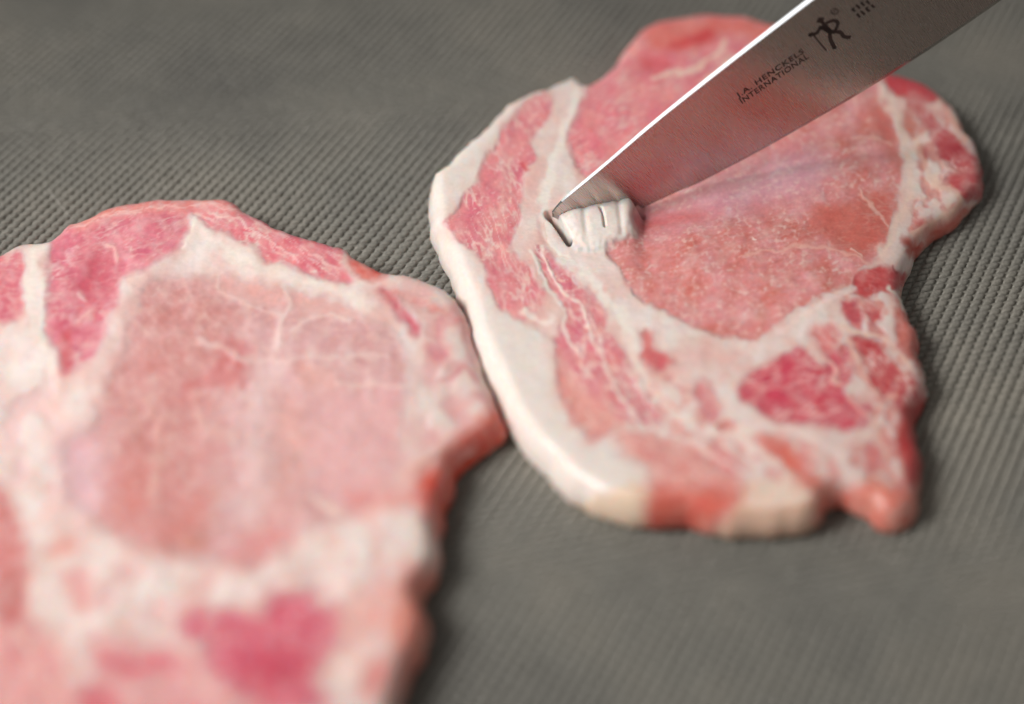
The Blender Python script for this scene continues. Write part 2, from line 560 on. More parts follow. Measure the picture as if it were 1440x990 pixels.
        for nm, poly, tint in fat_parts:
            s = sdf(wu, wv, smooth_closed(poly), 30)
            m = sstep(5, -5, s)[:, None]
            if tint is not None:
                c = lin(*tint) * (1 + 0.04 * f2)
                col = col * (1 - m) + c * m
            if nm:
                names.append(nm); pid[s < 0] = len(names) - 1
        for R in regions:
            nm, poly, c1, c2 = R[:4]
            soft = (R[4] if len(R) > 4 else 3.0) * self.soft
            marb = R[5] if len(R) > 5 else 0.25
            ang = R[6] if len(R) > 6 else 0.0
            s = sdf(wu, wv, smooth_closed(poly), 40)
            m = sstep(soft, -soft, s)
            if nm:
                hz = (sstep(26, -4, s) * 0.42 * np.clip(0.6 + no(u / 20 + 8, v / 20), 0, 1))[:, None]
                col = col * (1 - hz) + lin(226, 168, 156) * hz
            if len(R) > 8: m = m * sstep(R[8] - 0.2, R[8] + 0.2, no.fbm(u / self.mot + 3 * len(names), v / self.mot, 2)) * 0.8
            if nm: m = m * (1 - 0.30 * np.clip(no.fbm(u / 24 + 5, v / 24 + 60, 3) * 2.2, 0, 1))
            if not (m > 0).any(): continue
            ca, sa = math.cos(ang), math.sin(ang)
            pu, pv = u * ca + v * sa, -u * sa + v * ca
            k = np.clip(0.5 + 0.95 * no.fbm(u / 38 + len(names) * 3, v / 38, 3) + 0.35 * no.fbm(pu / 26, pv / 6, 2), 0, 1)[:, None]
            c = lin(*c1) * (1 - k) + lin(*c2) * k
            c = c * (1 + 0.10 * no.fbm(u / 5, v / 5, 2))[:, None]
            # marbling: thin pale veins along the grain
            rv = 1 - np.abs(no.fbm(pu / 34 + 3 * len(names), pv / 11 + 2, 3)) * 5.0
            vein = np.clip(rv, 0, 1) ** 1.5 * np.clip(0.55 + 1.2 * no(u / 45 + 9, v / 45), 0, 1)
            sp = np.clip((no.fbm(u / 5.5 + 90, v / 5.5, 2) - 0.22) * 3.2, 0, 1) * np.clip(0.5 + no(u / 30, v / 30 + 4), 0, 1)
            gr = R[7] if len(R) > 7 else 0.0
            sp2 = np.clip((0.9 * no.fbm(u / 9.0 + 40, v / 8.0, 2) + 0.45 * no(u / 5.0, v / 5.0 + 9) - 0.04) * 1.9, 0, 1) * np.clip(0.75 + no.fbm(u / 34, v / 34 + 4, 2) * 1.5, 0, 1)
            c = c * np.array([1.0, 0.97, 1.05])
            mk = np.clip(1.35 * marb * (vein * 1.1 + sp * 0.8) + gr * sp2, 0, 0.9)[:, None]
            c = c * (1 - mk) + lin(236, 208, 198) * mk
            col = col * (1 - m[:, None]) + c * m[:, None]
            fat = np.minimum(fat, 1 - m)
            if nm:
                names.append(nm); pid[s < 0] = len(names) - 1
        for pts, w, c, st in streaks:
            dl = line_dist(wu, wv, smooth_open(pts), 40)
            ww = w * (0.75 + 0.6 * no(u / 16 + 3, v / 16))
            m = (sstep(1.25 + self.blur, 0.35 - self.blur, dl / np.maximum(ww, 0.3)) * st)[:, None]
            col = col * (1 - m) + lin(*c) * m
            if c[1] > 170: fat = np.maximum(fat, m[:, 0])
        return col, fat, pid, names

# ---- the slice being cut -----------------------------------------------------
T = 8.3
outR = [(880,68,T),(905,44,T),(945,29,T),(990,23,T),(1040,26,T),(1075,32,T),(1115,42,T),(1160,62,T),(1205,84,T),(1250,100,T),
        (1290,109,T),(1325,129,T),(1348,153,8),(1356,180,7),(1371,205,6),(1379,235,5),(1378,262,5),(1364,290,3),(1345,314,1),
        (1322,333,1),(1298,350,1),(1281,365,2),(1271,385,4),(1264,402,7),(1272,420,8),(1285,445,8),(1293,470,7),(1289,498,6),
        (1298,520,6),(1298,545,5),(1290,567,4),(1281,592,4),(1283,622,4),(1292,655,3),(1286,690,2),(1283,728,1),
        (1270,743,1),(1240,745,1),(1210,727,1),(1178,714,1),(1154,722,1),(1148,746,1),(1100,757,1),(1045,758,1),(1000,757,1),
        (975,746,1),(940,744,1),(885,742,1),(843,730,1),(803,706,1),(772,676,1),(742,641,1),(716,601,1),(692,556,1),
        (674,512,1),(662,471,1),(651,433,1),(636,400,1),(621,366,2),(612,332,4),(607,292,6),(607,262,7),(620,240,8),
        (640,221,8.5),(655,205,T),(680,184,T),(700,164,T),(722,145,T),(760,128,T),(797,113,T),(813,112,T),(824,121,T),(858,100,T)]
RIGHT = Slice(outR, 0.0100, 0.00028, 11)
rim = [(815,100),(770,118),(725,128),(690,150),(660,180),(590,230),(585,300),(600,380),(620,480),(690,620),(780,720),(912,780),
       (914,690),(906,662),(870,646),(835,626),(812,606),(797,582),(785,548),(781,515),(778,484),(757,470),(735,455),(706,438),(694,420),(684,396),
       (677,367),(650,345),(624,317),(642,288),(655,267),(672,244),(685,220),(702,187),(718,164),(745,139),(778,126)]
flap = [(968,772),(1005,740),(1036,708),(1072,684),(1112,666),(1142,678),(1168,720),(1168,795),(960,795)]
regR = [
 (None, [(1186,404),(1240,380),(1280,400),(1310,470),(1310,680),(1240,690),(1190,640),(1230,600),(1190,480)], (210,104,98), (222,140,128), 4, 0.3, 0.4, 0.2, 0.02),
 (None, [(1262,110),(1320,110),(1390,220),(1380,290),(1310,360),(1270,340),(1290,250),(1280,170)], (206,110,102), (220,146,132), 4, 0.3, 0.6, 0.2, 0.05),
 (None, [(930,520),(1040,600),(1150,630),(1200,680),(1140,690),(1050,660),(960,620),(900,600)], (222,146,138), (226,164,152), 5, 0.2, 0.6, 0.1, 0.04),
 ('side_lean', [(775,132),(745,141),(718,166),(703,189),(686,222),(673,246),(656,268),(644,288),(627,315),(650,343),(677,365),(684,395),(695,420),
     (706,436),(735,453),(748,442),(762,434),(767,412),(755,395),(744,377),(724,358),(718,342),(730,315),(733,290),(733,262),(742,240),(752,220),(747,202),(755,186),(770,172),(778,150)],
     (214,116,126), (228,156,148), 3, 0.6, 1.2),
 ('side_lean', [(756,342),(775,360),(791,377),(823,405),(849,430),(855,465),(875,495),(892,535),(912,562),(931,590),(920,603),(905,600),(882,590),(862,606),(835,619),
     (812,604),(797,580),(785,545),(781,510),(779,482),(790,462),(788,425),(770,410),(757,380)],
     (214,108,126), (224,150,142), 4, 0.95, 1.0),
 (None, [(783,500),(800,520),(835,560),(870,590),(860,606),(835,619),(812,604),(797,580),(786,545)], (222,150,134), (228,172,158), 9, 0.6, 1.0),
 ('lean_belly', [(868,610),(905,610),(945,618),(985,622),(1030,640),(1046,656),(1044,680),(1030,712),(975,770),(920,780),(915,690),(905,655),(880,640)],
     (228,166,154), (218,140,126), 6, 0.5, 0.5),
 (None, [(913,692),(950,688),(1000,690),(1044,688),(1034,712),(1004,740),(968,775),(940,792),(914,792)], (206,88,70), (220,124,102), 13, 0.15, 0),
 ('cap_muscle', [(826,118),(856,94),(872,64),(900,30),(950,10),(1080,15),(1150,45),(1200,80),(1160,90),(1110,80),(1050,112),(975,165),(900,222),(850,262),(817,246),(808,222),(797,202),
     (797,187),(808,166),(817,146)], (222,118,128), (232,154,148), 4, 0.35, -0.5),
 (None, [(905,45),(950,28),(1010,24),(1085,36),(1075,62),(1040,50),(1000,52),(960,66),(930,72),(915,66)], (222,112,100), (228,138,124), 8, 0.1, 0),
 (None, [(945,62),(985,46),(1005,42),(1004,56),(975,66),(950,70)], (214,66,66), (216,84,84), 6, 0, 0),
 (None, [(895,82),(920,78),(945,88),(935,102),(905,98)], (220,98,104), (224,116,118), 8, 0.1, 0),
 ('loin_muscle', [(852,348),(873,383),(885,403),(905,424),(931,439),(967,456),(1018,474),(1068,477),(1092,456),(1124,436),(1177,406),(1194,398),(1212,378),(1232,362),
     (1241,345),(1253,316),(1259,283),(1268,230),(1265,179),(1255,145),(1240,116),(1190,100),(1120,116),(1060,142),(980,196),(900,250),(890,290),(898,326),(872,340)],
     (224,156,152), (210,120,106), 3, 0.15, -0.3, 0.62),
 (None, [(905,292),(960,276),(1030,248),(1110,214),(1160,215),(1160,260),(1090,285),(1010,300),(940,318)], (216,156,164), (222,176,178), 20, 0.15, -0.4, 0.45),  # lilac wet sheen on the loin beside the blade, painted into its colour
 (None, [(895,300),(925,290),(975,290),(985,305),(930,312),(900,318)], (206,108,108), (210,120,116), 11, 0.1, 0),  # blade's shade right of the fat strip, painted redder and darker into the loin
 (None, [(1150,290),(1200,280),(1248,260),(1256,300),(1240,340),(1215,360),(1180,345),(1150,320)], (206,106,92), (212,124,108), 10, 0.15, 0),
 (None, [(1225,140),(1248,150),(1262,190),(1258,220),(1238,190),(1225,165)], (212,118,106), (214,134,120), 8, 0.1, 0),
 ('edge_lean', [(1242,112),(1255,92),(1290,98),(1318,124),(1310,135),(1297,140),(1268,133)], (192,50,62), (202,72,78), 3, 0.1, 0.5),
 ('edge_lean', [(1276,140),(1300,143),(1326,168),(1351,191),(1372,208),(1385,222),(1376,238),(1345,232),(1326,215),(1313,190),(1308,172),(1290,154)], (188,66,74), (204,104,102), 3, 0.45, 0.75),
 ('edge_lean', [(1271,152),(1284,156),(1291,176),(1284,188),(1274,176)], (212,120,104), (216,138,120), 4, 0.2, 0),
 (None, [(1294,198),(1305,200),(1306,222),(1297,226)], (196,84,84), (200,96,90), 3, 0.1, 0),
 ('edge_lean', [(1324,252),(1340,240),(1358,233),(1385,240),(1388,272),(1366,280),(1342,261)], (186,72,76), (198,92,90), 3, 0.15, 0),
 (None, [(1272,330),(1286,334),(1296,350),(1290,366),(1280,352)], (200,78,62), (206,96,78), 5, 0, 0),
 (None, [(1310,312),(1340,295),(1352,290),(1365,300),(1340,330),(1305,350),(1298,338)], (208,108,92), (216,132,112), 7, 0.1, 0),
 (None, [(1294,306),(1312,300),(1318,306),(1300,316)], (204,108,100), (204,108,100), 3, 0, 0),
 ('edge_lean', [(1202,388),(1222,376),(1240,370),(1262,374),(1276,384),(1275,398),(1258,404),(1241,404),(1222,418),(1202,415),(1196,402)], (196,70,72), (212,104,100), 3, 0.25, 0.3),
 (None, [(1183,424),(1202,424),(1212,440),(1206,456),(1190,446)], (204,88,94), (214,112,112), 4, 0.15, 0),
 (None, [(1217,436),(1236,434),(1240,446),(1224,452)], (204,88,90), (208,100,98), 4, 0.1, 0),
 ('edge_lean', [(1258,428),(1274,424),(1292,445),(1305,470),(1296,505),(1280,494),(1266,474),(1262,450)], (206,84,80), (220,128,112), 5, 0.25, 1.2),
 ('corner_muscle', [(1042,536),(1071,516),(1103,498),(1124,490),(1142,504),(1160,512),(1170,494),(1190,486),(1200,508),(1196,530),(1186,552),(1206,562),(1226,568),(1218,596),(1190,604),
     (1159,599),(1106,594),(1071,583),(1045,562)], (206,62,84), (214,96,108), 5, 0.5, -0.3),
 (None, [(1140,462),(1158,456),(1176,464),(1182,488),(1166,500),(1148,490)], (220,124,120), (224,146,138), 6, 0.35, 0.6),
 ('edge_lean', [(1194,472),(1224,470),(1247,490),(1270,516),(1300,536),(1300,570),(1285,600),(1272,580),(1250,562),(1236,548),(1222,530),(1216,505),(1206,486)], (196,66,72), (210,104,102), 5, 0.75, 0.8),
 (None, [(1268,566),(1300,566),(1310,690),(1276,668),(1264,620)], (186,54,54), (196,76,70), 6, 0.05, 0),
 ('lean_patch', [(1216,630),(1230,620),(1242,626),(1238,650),(1222,668),(1212,654)], (214,112,106), (220,138,130), 5, 0.2, 0),
 ('edge_lean', [(1146,668),(1170,682),(1205,680),(1225,668),(1246,672),(1268,680),(1310,690),(1310,780),(1210,780),(1160,780),(1146,720)], (212,104,86), (226,150,128), 7, 0.2, 0.2),
 ('lean_patch', [(978,538),(992,534),(1002,552),(1012,580),(1000,592),(986,570),(975,552)], (214,130,130), (222,150,142), 6, 0.2, 1.0),
 ('lean_patch', [(902,472),(915,466),(922,490),(940,500),(952,512),(935,516),(916,520),(902,505)], (212,92,98), (220,130,120), 5, 0.2, 0.8),
 (None, [(1010,596),(1022,592),(1024,610),(1012,610)], (212,130,118), (212,130,118), 5, 0, 0),
 (None, [(1064,618),(1100,622),(1125,645),(1148,676),(1140,690),(1110,664),(1080,640)], (222,132,118), (218,110,88), 7, 0.1, 0.7),
 (None, [(995,626),(1020,640),(1045,660),(1035,668),(1010,650)], (222,132,130), (222,132,130), 6, 0, 0),
]
PALE = (240,222,212); WHT = (240,230,221)
strR = [
 ([(812,118),(806,150),(790,185),(780,225),(772,262),(764,295),(770,330),(795,362),(830,392),(856,424),(880,455),(895,490)], 11, WHT, 0.85),
 ([(762,345),(772,372),(784,400),(800,418)], 3.2, PALE, 0.9),
 ([(745,350),(757,378),(772,408),(790,430),(798,470),(812,500)], 4.5, PALE, 0.9),
 ([(806,420),(822,446),(832,478),(850,505),(862,540),(885,575),(905,600)], 4.0, PALE, 0.85),
 ([(826,440),(840,470),(848,500)], 2.5, PALE, 0.7),
 ([(880,470),(892,505),(915,540),(945,575),(985,600),(1040,620),(1090,650)], 9, PALE, 0.75),
 ([(862,612),(900,605),(950,614),(1000,636),(1046,668)], 5, PALE, 0.7),
 ([(740,438),(756,452),(775,452)], 8, PALE, 0.9),
 ([(917,108),(950,104),(985,92),(1010,72),(1020,58)], 5.5, (238,206,190), 0.85),
 ([(985,118),(1010,100),(1030,86)], 9, (234,200,180), 0.7),
 ([(830,250),(900,205),(975,155),(1050,105),(1120,78)], 5, PALE, 0.9),
 ([(1039,362),(1077,354),(1136,345),(1165,346),(1195,354),(1224,371)], 3.2, (236,192,176), 0.5),
 ([(1210,268),(1225,283),(1250,313)], 3.4, (238,200,186), 0.6),
 ([(1198,192),(1225,188),(1256,200)], 2.6, (238,196,184), 0.65),
 ([(1196,345),(1212,358)], 1.6, (240,206,190), 0.7),
 ([(1242,118),(1258,150),(1272,190),(1280,230),(1276,270),(1262,310),(1242,356)], 10, (236,208,194), 0.85),
 ([(1290,190),(1305,230),(1320,250),(1345,262),(1350,280),(1320,300),(1290,320)], 9, (238,204,184), 0.7),
 ([(1322,132),(1345,160),(1358,188)], 7, (230,180,164), 0.75),
 ([(1253,398),(1262,408),(1272,425)], 5.5, (242,226,214), 0.95),
 ([(1092,470),(1130,446),(1180,412),(1200,404)], 8, (240,216,208), 0.8),
 ([(1185,462),(1215,464),(1245,470),(1262,488),(1282,508),(1292,520)], 4.5, (238,200,184), 0.9),
 ([(1194,478),(1204,500),(1220,530),(1244,552),(1262,545)], 4.0, (236,184,168), 0.85),
 ([(1160,500),(1176,520),(1170,535),(1190,540)], 4.0, (236,190,180), 0.85),
 ([(1060,540),(1090,548),(1120,540),(1150,526)], 2.2, (232,160,158), 0.8),
 ([(1075,590),(1110,580),(1150,584),(1180,576)], 3.2, (236,184,178), 0.85),
 ([(1036,606),(1080,598),(1130,612),(1180,640),(1200,665)], 9, (240,216,208), 0.75),
 ([(1195,560),(1225,582),(1240,610),(1250,640)], 6, (236,190,178), 0.7),
 ([(738,232),(742,240)], 5, (206,70,80), 0.8),
 ([(1057,334),(1062,337)], 4, (248,232,222), 0.9),  # wet glint on the loin, painted as a pale dab
 ([(1256,372),(1262,378)], 4, (160,40,44), 0.8),
 # the edge between fat and lean left by the blade
 ([(760,312),(766,334),(784,356),(808,366)], 1.6, (224,186,166), 0.5),
 ([(852,350),(868,372),(884,396)], 1.2, (196,140,128), 0.6),
]
roll = smooth_closed([(784,302),(798,272),(850,256),(892,258),(903,285),(899,322),(886,342),(858,354),(828,356),(806,350),(798,338)])
def shapeR(u, v, no, fat):
    z = np.zeros(u.shape)
    # thinner towards the ragged right-hand side
    z -= 0.0022 * sstep(1150, 1330, u)
    # seam fat sits a little proud of the lean beside it
    z += 0.0003 * fat
    # curled strip of fat pushed up by the blade
    s = sdf(u + 3 * no(u / 8, v / 8), v + 3 * no(u / 8 + 9, v / 8), roll, 30)
    z += 0.0012 * sstep(-4, 22, -s) * (1 + 0.10 * no(u / 16, v / 20))
    band = sstep(0, 10, -s)
    for c0 in (822, 872): z -= 0.00045 * np.exp(-((u - c0 - (v - 310) * 0.12) / 4.5) ** 2) * band * sstep(345, 320, v)
    z += 0.0007 * np.exp(-((v - 306) / 16) ** 2) * band * sstep(900, 880, u)
    # cuts across the strip
    d = line_dist(u, v, smooth_open([(771,302),(780,309),(790,323),(802,341)]), 20)
    along = sstep(764, 773, u) * sstep(806, 792, u)
    z -= 0.0090 * np.exp(-(d / 4.6) ** 4) * along
    d = line_dist(u, v, smooth_open([(844,298),(848,310),(850,323)]), 20)
    z -= 0.0012 * np.exp(-(d / 1.5) ** 2)
    d = line_dist(u, v, smooth_open([(758,306),(764,334),(784,358),(812,368)]), 20)
    z -= 0.00012 * np.exp(-(d / 3.5) ** 2)
    # the kerf under the blade
    d = line_dist(u, v, smooth_open([(770,300),(800,292),(840,283),(880,276),(905,290)]), 20)
    z -= 0.002 * np.exp(-(d / 3.0) ** 2)
    # the meat gives way under the edge
    cl = 277 - 0.235 * (u - 892)
    dv = v - cl
    fall = np.where(dv > 0, np.exp(-(dv / 62) ** 2), np.exp(-(dv / 24) ** 2))
    z -= 0.0040 * fall * np.where(u < 908, np.exp(-((u - 908) / 13) ** 2), np.exp(-((u - 908) / 75) ** 2))
    # muscle relief of the loin
    z += 0.0005 * no.fbm(u / 55, v / 40, 3) * (1 - fat)
    return z
def colR(u, v, col, no):
    s = sdf(u, v, roll, 30)
    m = (sstep(2, -2, s) * sstep(900, 862, u + (v - 300) * 0.6))[:, None]
    c = lin(234, 223, 216) * (1 + 0.04 * no.fbm(u / 10, v / 10, 2))[:, None]
    col[:] = col * (1 - m) + c * m
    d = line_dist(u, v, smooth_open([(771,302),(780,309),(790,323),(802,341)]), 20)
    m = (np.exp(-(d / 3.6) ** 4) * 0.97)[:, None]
    col[:] = col * (1 - m) + lin(40, 14, 12) * m  # slit's dark red lean deepened towards black, its shade put into the colour
RIGHT.build(regR, strR, 'pork_slice', 'raw pork slice with thick white fat rim that the knife tip is cutting into', shapeR,
            [('fat_rim', rim, (229, 217, 209)), (None, [(790,716),(840,700),(912,684),(914,775),(850,775)], (230, 206, 184)), ('fat_flap', flap, (226, 190, 168)), (None, [(1040,690),(1110,664),(1140,680),(1130,706),(1060,716)], (234, 208, 192)),
             ('cut_fat_strip', [(784,300),(812,291),(850,286),(885,286),(900,300),(898,326),(884,342),(858,352),(828,352),(806,348),(798,336)], (234,223,216))], colR)

# ---- the slice beside it -----------------------------------------------------
outL = [(-60,385,T),(0,360,T),(35,346,T),(70,342,T),(95,319,T),(120,308,T),(150,296,T),(200,284,T),(250,280,T),(300,281,T),(330,287,T),(353,300,T),
        (386,318,T),(420,331,T),(446,341,T),(480,352,T),(502,366,T),(542,384,T),(590,392,T),(620,404,T),(644,424,T),(660,450,8.6),(668,480,8.6),
        (677,510,8.6),(691,546,8.6),(704,583,8),(711,608,3),(692,634,1),(664,652,1),(642,672,1),(633,694,1),(624,722,1),(617,748,1),(613,772,1),
        (614,795,1),(608,822,1),(594,842,1),(588,868,1),(598,900,1),(590,934,1),(572,962,1),(560,1000,1),(530,1060,1),(440,1120,1),(300,1150,1),
        (120,1170,1),(-60,1160,1),(-200,1080,1),(-270,930,3),(-285,760,6),(-260,600,8),(-190,470,T),(-120,410,T)]
LEFT = Slice(outL, 0.0100, 0.00046, 23, soft=2.3)
regL = [
 (None, [(490,395),(560,390),(650,430),(700,560),(640,620),(590,640),(590,520),(560,450)], (222,164,158), (227,180,172), 8, 0.2, 0.4, 0.1, 0.08),
 (None, [(100,780),(250,800),(420,810),(560,740),(620,780),(600,960),(480,980),(440,850),(240,880),(120,900)], (228,182,172), (229,192,182), 12, 0.1, 0.4, 0.05, 0.14),
 (None, [(-80,480),(60,520),(110,560),(90,640),(60,720),(0,680),(-80,640)], (228,190,180), (229,196,188), 12, 0.1, 0.4, 0.05, 0.16),
 ('side_lean', [(-120,400),(-60,378),(0,358),(30,352),(33,400),(28,450),(0,456),(-60,470),(-110,440)], (206,88,106), (222,128,128), 3, 0.3, 0.2),
 ('cap_muscle', [(68,350),(80,325),(112,300),(150,285),(200,272),(255,270),(268,304),(258,333),(244,353),(217,369),(194,383),(172,391),(166,417),(156,439),(147,467),(139,494),
     (112,517),(89,523),(78,494),(61,464),(66,417)], (208,92,112), (226,142,146), 4, 0.4, -0.4),
 ('cap_muscle', [(252,270),(300,270),(360,290),(420,318),(480,342),(482,367),(491,394),(451,396),(423,382),(404,376),(376,368),(357,349),(322,333),(294,322),(281,311),(270,303)], (218,106,118), (228,138,138), 3, 0.55, 0.6),
 (None, [(90,300),(140,288),(200,276),(270,272),(340,285),(345,298),(280,292),(210,298),(150,312),(105,328)], (224,132,124), (232,158,144), 6, 0.3, -0.2),
 (None, [(103,370),(130,352),(158,358),(160,385),(150,415),(128,430),(108,400)], (202,78,96), (208,96,108), 9, 0.15, 0),
 (None, [(85,470),(98,470),(98,515),(86,520)], (206,84,90), (206,84,90), 5, 0.1, 0),
 ('edge_lean', [(491,360),(508,364),(545,380),(520,398),(503,386)], (214,74,60), (222,100,84), 4, 0.05, 0),
 ('loin_muscle', [(205,400),(189,439),(178,467),(170,500),(155,528),(139,570),(133,600),(96,622),(89,650),(97,694),(122,722),(155,750),(194,767),(222,771),(250,779),(278,787),
     (333,798),(364,795),(397,771),(433,746),(467,738),(495,722),(520,700),(551,672),(562,620),(568,555),(577,525),(570,489),(545,461),(520,450),(495,438),(473,424),(445,418),
     (409,406),(368,402),(319,388),(294,392),(250,389),(222,393)], (216,174,168), (208,154,146), 6, 0.3, 0.2),
 (None, [(210,410),(300,405),(330,440),(320,480),(300,530),(300,600),(300,680),(280,740),(240,770),(180,755),(140,720),(150,660),(140,600),(150,540),(175,480)], (208,154,144), (200,132,122), 18, 0.25, 0.9),
 (None, [(310,480),(340,490),(352,520),(330,545),(300,540),(250,560),(255,545),(290,520)], (206,116,112), (212,132,126), 12, 0.2, 0),
 (None, [(160,690),(190,650),(210,670),(205,720),(180,730)], (210,130,118), (212,138,126), 18, 0.1, 0),
 (None, [(210,770),(250,735),(285,695),(290,710),(262,755),(235,778)], (208,126,112), (210,134,122), 13, 0.1, 0),
 (None, [(95,625),(122,620),(135,640),(140,680),(125,712),(104,700),(92,660)], (216,172,174), (220,182,180), 18, 0.1, 0),
 (None, [(405,590),(430,560),(470,545),(560,550),(560,620),(548,670),(520,698),(490,715),(430,690),(405,650)], (222,176,168), (220,172,166), 14, 0.12, 0.3),
 (None, [(315,395),(395,408),(400,430),(360,425),(325,412)], (222,168,154), (224,176,164), 6, 0.15, 0.2),
 (None, [(412,415),(470,424),(490,434),(470,446),(430,440)], (222,170,156), (224,178,166), 6, 0.15, 0.2),
 (None, [(425,518),(450,520),(472,536),(455,542),(430,534)], (222,168,152), (222,176,162), 10, 0.1, 0.2),
 (None, [(395,590),(415,575),(425,610),(420,650),(405,700),(395,720),(390,680),(392,630)], (218,168,154), (218,168,154), 16, 0.1, 0.2),
 (None, [(330,770),(375,740),(395,735),(400,760),(365,790),(330,795)], (220,152,144), (218,142,134), 14, 0.1, 0),
 (None, [(255,760),(280,750),(290,760),(275,775),(258,772)], (206,138,118), (206,138,118), 6, 0.1, 0),
 ('edge_lean', [(530,408),(545,406),(582,413),(622,430),(650,442),(668,452),(672,470),(658,462),(646,450),(622,446),(590,432),(560,420),(540,420)], (222,138,130), (226,156,146), 5, 0.25, 0.4),
 ('lean_patch', [(552,424),(566,428),(582,446),(588,466),(578,470),(566,456),(556,440)], (208,92,108), (214,118,124), 4, 0.1, 0.8),
 (None, [(537,406),(548,408),(556,426),(548,424)], (206,100,104), (206,100,104), 4, 0.1, 0.8),
 ('lean_patch', [(603,482),(615,478),(617,450),(624,450),(624,480),(630,488),(628,504),(612,508),(602,498)], (216,140,142), (220,152,150), 4, 0.05, 0),
 (None, [(490,700),(530,690),(575,690),(612,674),(650,662),(660,690),(640,760),(610,740),(592,716),(570,712),(540,712),(510,722)], (226,152,142), (222,138,126), 12, 0.1, 0.2),
 ('edge_lean', [(586,670),(612,644),(642,616),(672,592),(696,566),(740,560),(760,600),(720,690),(660,760),(625,770),(606,726)], (218,84,56), (216,70,50), 9, 0.1, 0.3),
 ('side_lean', [(-60,640),(-10,680),(8,692),(30,738),(44,785),(36,850),(50,880),(20,890),(-60,850),(-120,760)], (208,138,128), (200,100,94), 6, 0.3, 1.2),
 ('lean_belly', [(20,880),(62,888),(88,930),(104,972),(120,1010),(60,1040),(-40,1000),(-60,880)], (220,142,138), (224,164,152), 8, 0.4, 0.9),
 ('lean_belly', [(120,905),(160,895),(215,905),(270,915),(300,945),(330,975),(420,1005),(400,1080),(200,1100),(120,1040),(110,960)], (226,172,164), (222,142,140), 10, 0.35, 0.2),
 (None, [(145,925),(175,925),(200,940),(190,952),(160,945)], (218,116,122), (218,116,122), 8, 0.1, 0),
 (None, [(205,922),(230,916),(245,930),(230,942),(210,938)], (218,116,122), (218,116,122), 7, 0.1, 0),
 (None, [(120,970),(150,970),(165,1000),(140,1020),(118,1000)], (218,112,118), (218,112,118), 9, 0.1, 0),
 ('corner_muscle', [(250,872),(278,860),(333,857),(362,864),(380,842),(433,832),(448,852),(474,850),(482,893),(457,926),(434,954),(465,988),(400,1004),(330,972),(290,937),(284,908),(256,892)],
     (208,78,104), (218,114,126), 7, 0.2, 0.2),
 (None, [(340,925),(400,912),(440,925),(425,955),(380,975),(345,960)], (204,72,94), (208,84,102), 14, 0.1, 0),
 ('lean_patch', [(510,960),(525,930),(545,925),(546,950),(530,972),(515,975)], (222,122,112), (224,136,124), 8, 0.1, 0),
 (None, [(560,820),(610,800),(640,830),(630,960),(590,1040),(560,1010),(560,930),(545,870)], (224,152,130), (218,124,102), 9, 0.15, 0.3),
 (None, [(480,862),(505,842),(540,820),(560,840),(540,880),(505,900),(485,895)], (228,174,160), (230,182,166), 9, 0.15, 0),
 (None, [(85,825),(110,800),(130,820),(125,860),(108,860)], (224,170,160), (218,142,132), 9, 0.1, 0),
 (None, [(62,772),(85,760),(104,755),(100,772),(76,786)], (226,164,146), (226,164,146), 7, 0.1, 0),
]
strL = [
 ([(52,340),(50,380),(45,430),(58,480),(72,520)], 13, (238,226,216), 0.8),
 ([(62,395),(58,440),(64,480)], 4, WHT, 0.9),
 ([(148,345),(160,352),(166,366)], 3.5, (236,190,180), 0.8),
 ([(115,415),(118,425)], 4, (238,206,200), 0.8),
 ([(112,448),(130,440),(150,446)], 3.5, (232,178,174), 0.7),
 ([(272,308),(268,330),(255,350)], 5, PALE, 0.9),
 ([(270,315),(310,345),(360,372),(420,398),(480,412),(520,430)], 12, (238,224,214), 0.8),
 ([(300,300),(340,312),(380,340),(420,370)], 1.6, (242,206,200), 0.8),
 ([(290,288),(340,298),(390,326),(440,356),(480,384)], 1.3, (242,206,200), 0.75),
 ([(330,306),(370,336),(400,364)], 1.2, (242,206,200), 0.7),
 ([(350,304),(400,336),(450,372),(476,392)], 1.3, (242,206,200), 0.7),
 ([(160,300),(220,290),(290,286),(345,294)], 1.6, (242,206,198), 0.7),
 ([(100,322),(150,306),(200,296)], 1.6, (242,206,198), 0.6),
 ([(308,389),(308,404),(328,418),(361,434),(397,442)], 5, (234,208,200), 0.6),
 ([(281,480),(319,494),(347,506),(397,507),(440,502),(479,506),(512,497),(545,503)], 6, (232,208,200), 0.6),
 ([(401,404),(407,433),(395,461),(390,490)], 5.0, (234,212,204), 0.65),
 ([(412,465),(432,450),(457,442),(490,450)], 5, (234,212,204), 0.65),
 ([(473,540),(520,542),(576,546)], 4, (236,212,202), 0.7),
 ([(372,520),(362,560),(358,610),(362,670),(350,720)], 30, (228,200,196), 0.75),
 ([(205,560),(220,600),(226,640),(214,690)], 9, (218,172,160), 0.5),
 ([(270,560),(290,600),(330,610)], 9, (222,178,170), 0.5),
 ([(440,700),(465,712),(480,725)], 7, (234,212,198), 0.8),
 ([(623,533),(640,528),(654,514),(668,530)], 3.2, (210,118,124), 0.75),
 ([(660,550),(675,552)], 3.0, (214,150,146), 0.6),
 ([(585,648),(600,650)], 10, (226,190,180), 0.5),
 ([(20,880),(50,930),(80,990)], 5, (236,200,190), 0.6),
 ([(70,800),(90,850),(110,900),(125,950)], 14, (234,214,206), 0.8),
 ([(575,735),(592,750),(598,775)], 13, (240,224,212), 0.9),
 ([(470,940),(500,930),(520,905)], 12, (234,204,192), 0.7),
 ([(520,730),(535,760),(528,785)], 9, (230,172,164), 0.6),
 ([(95,760),(88,772)], 3, (206,120,110), 0.5),
]
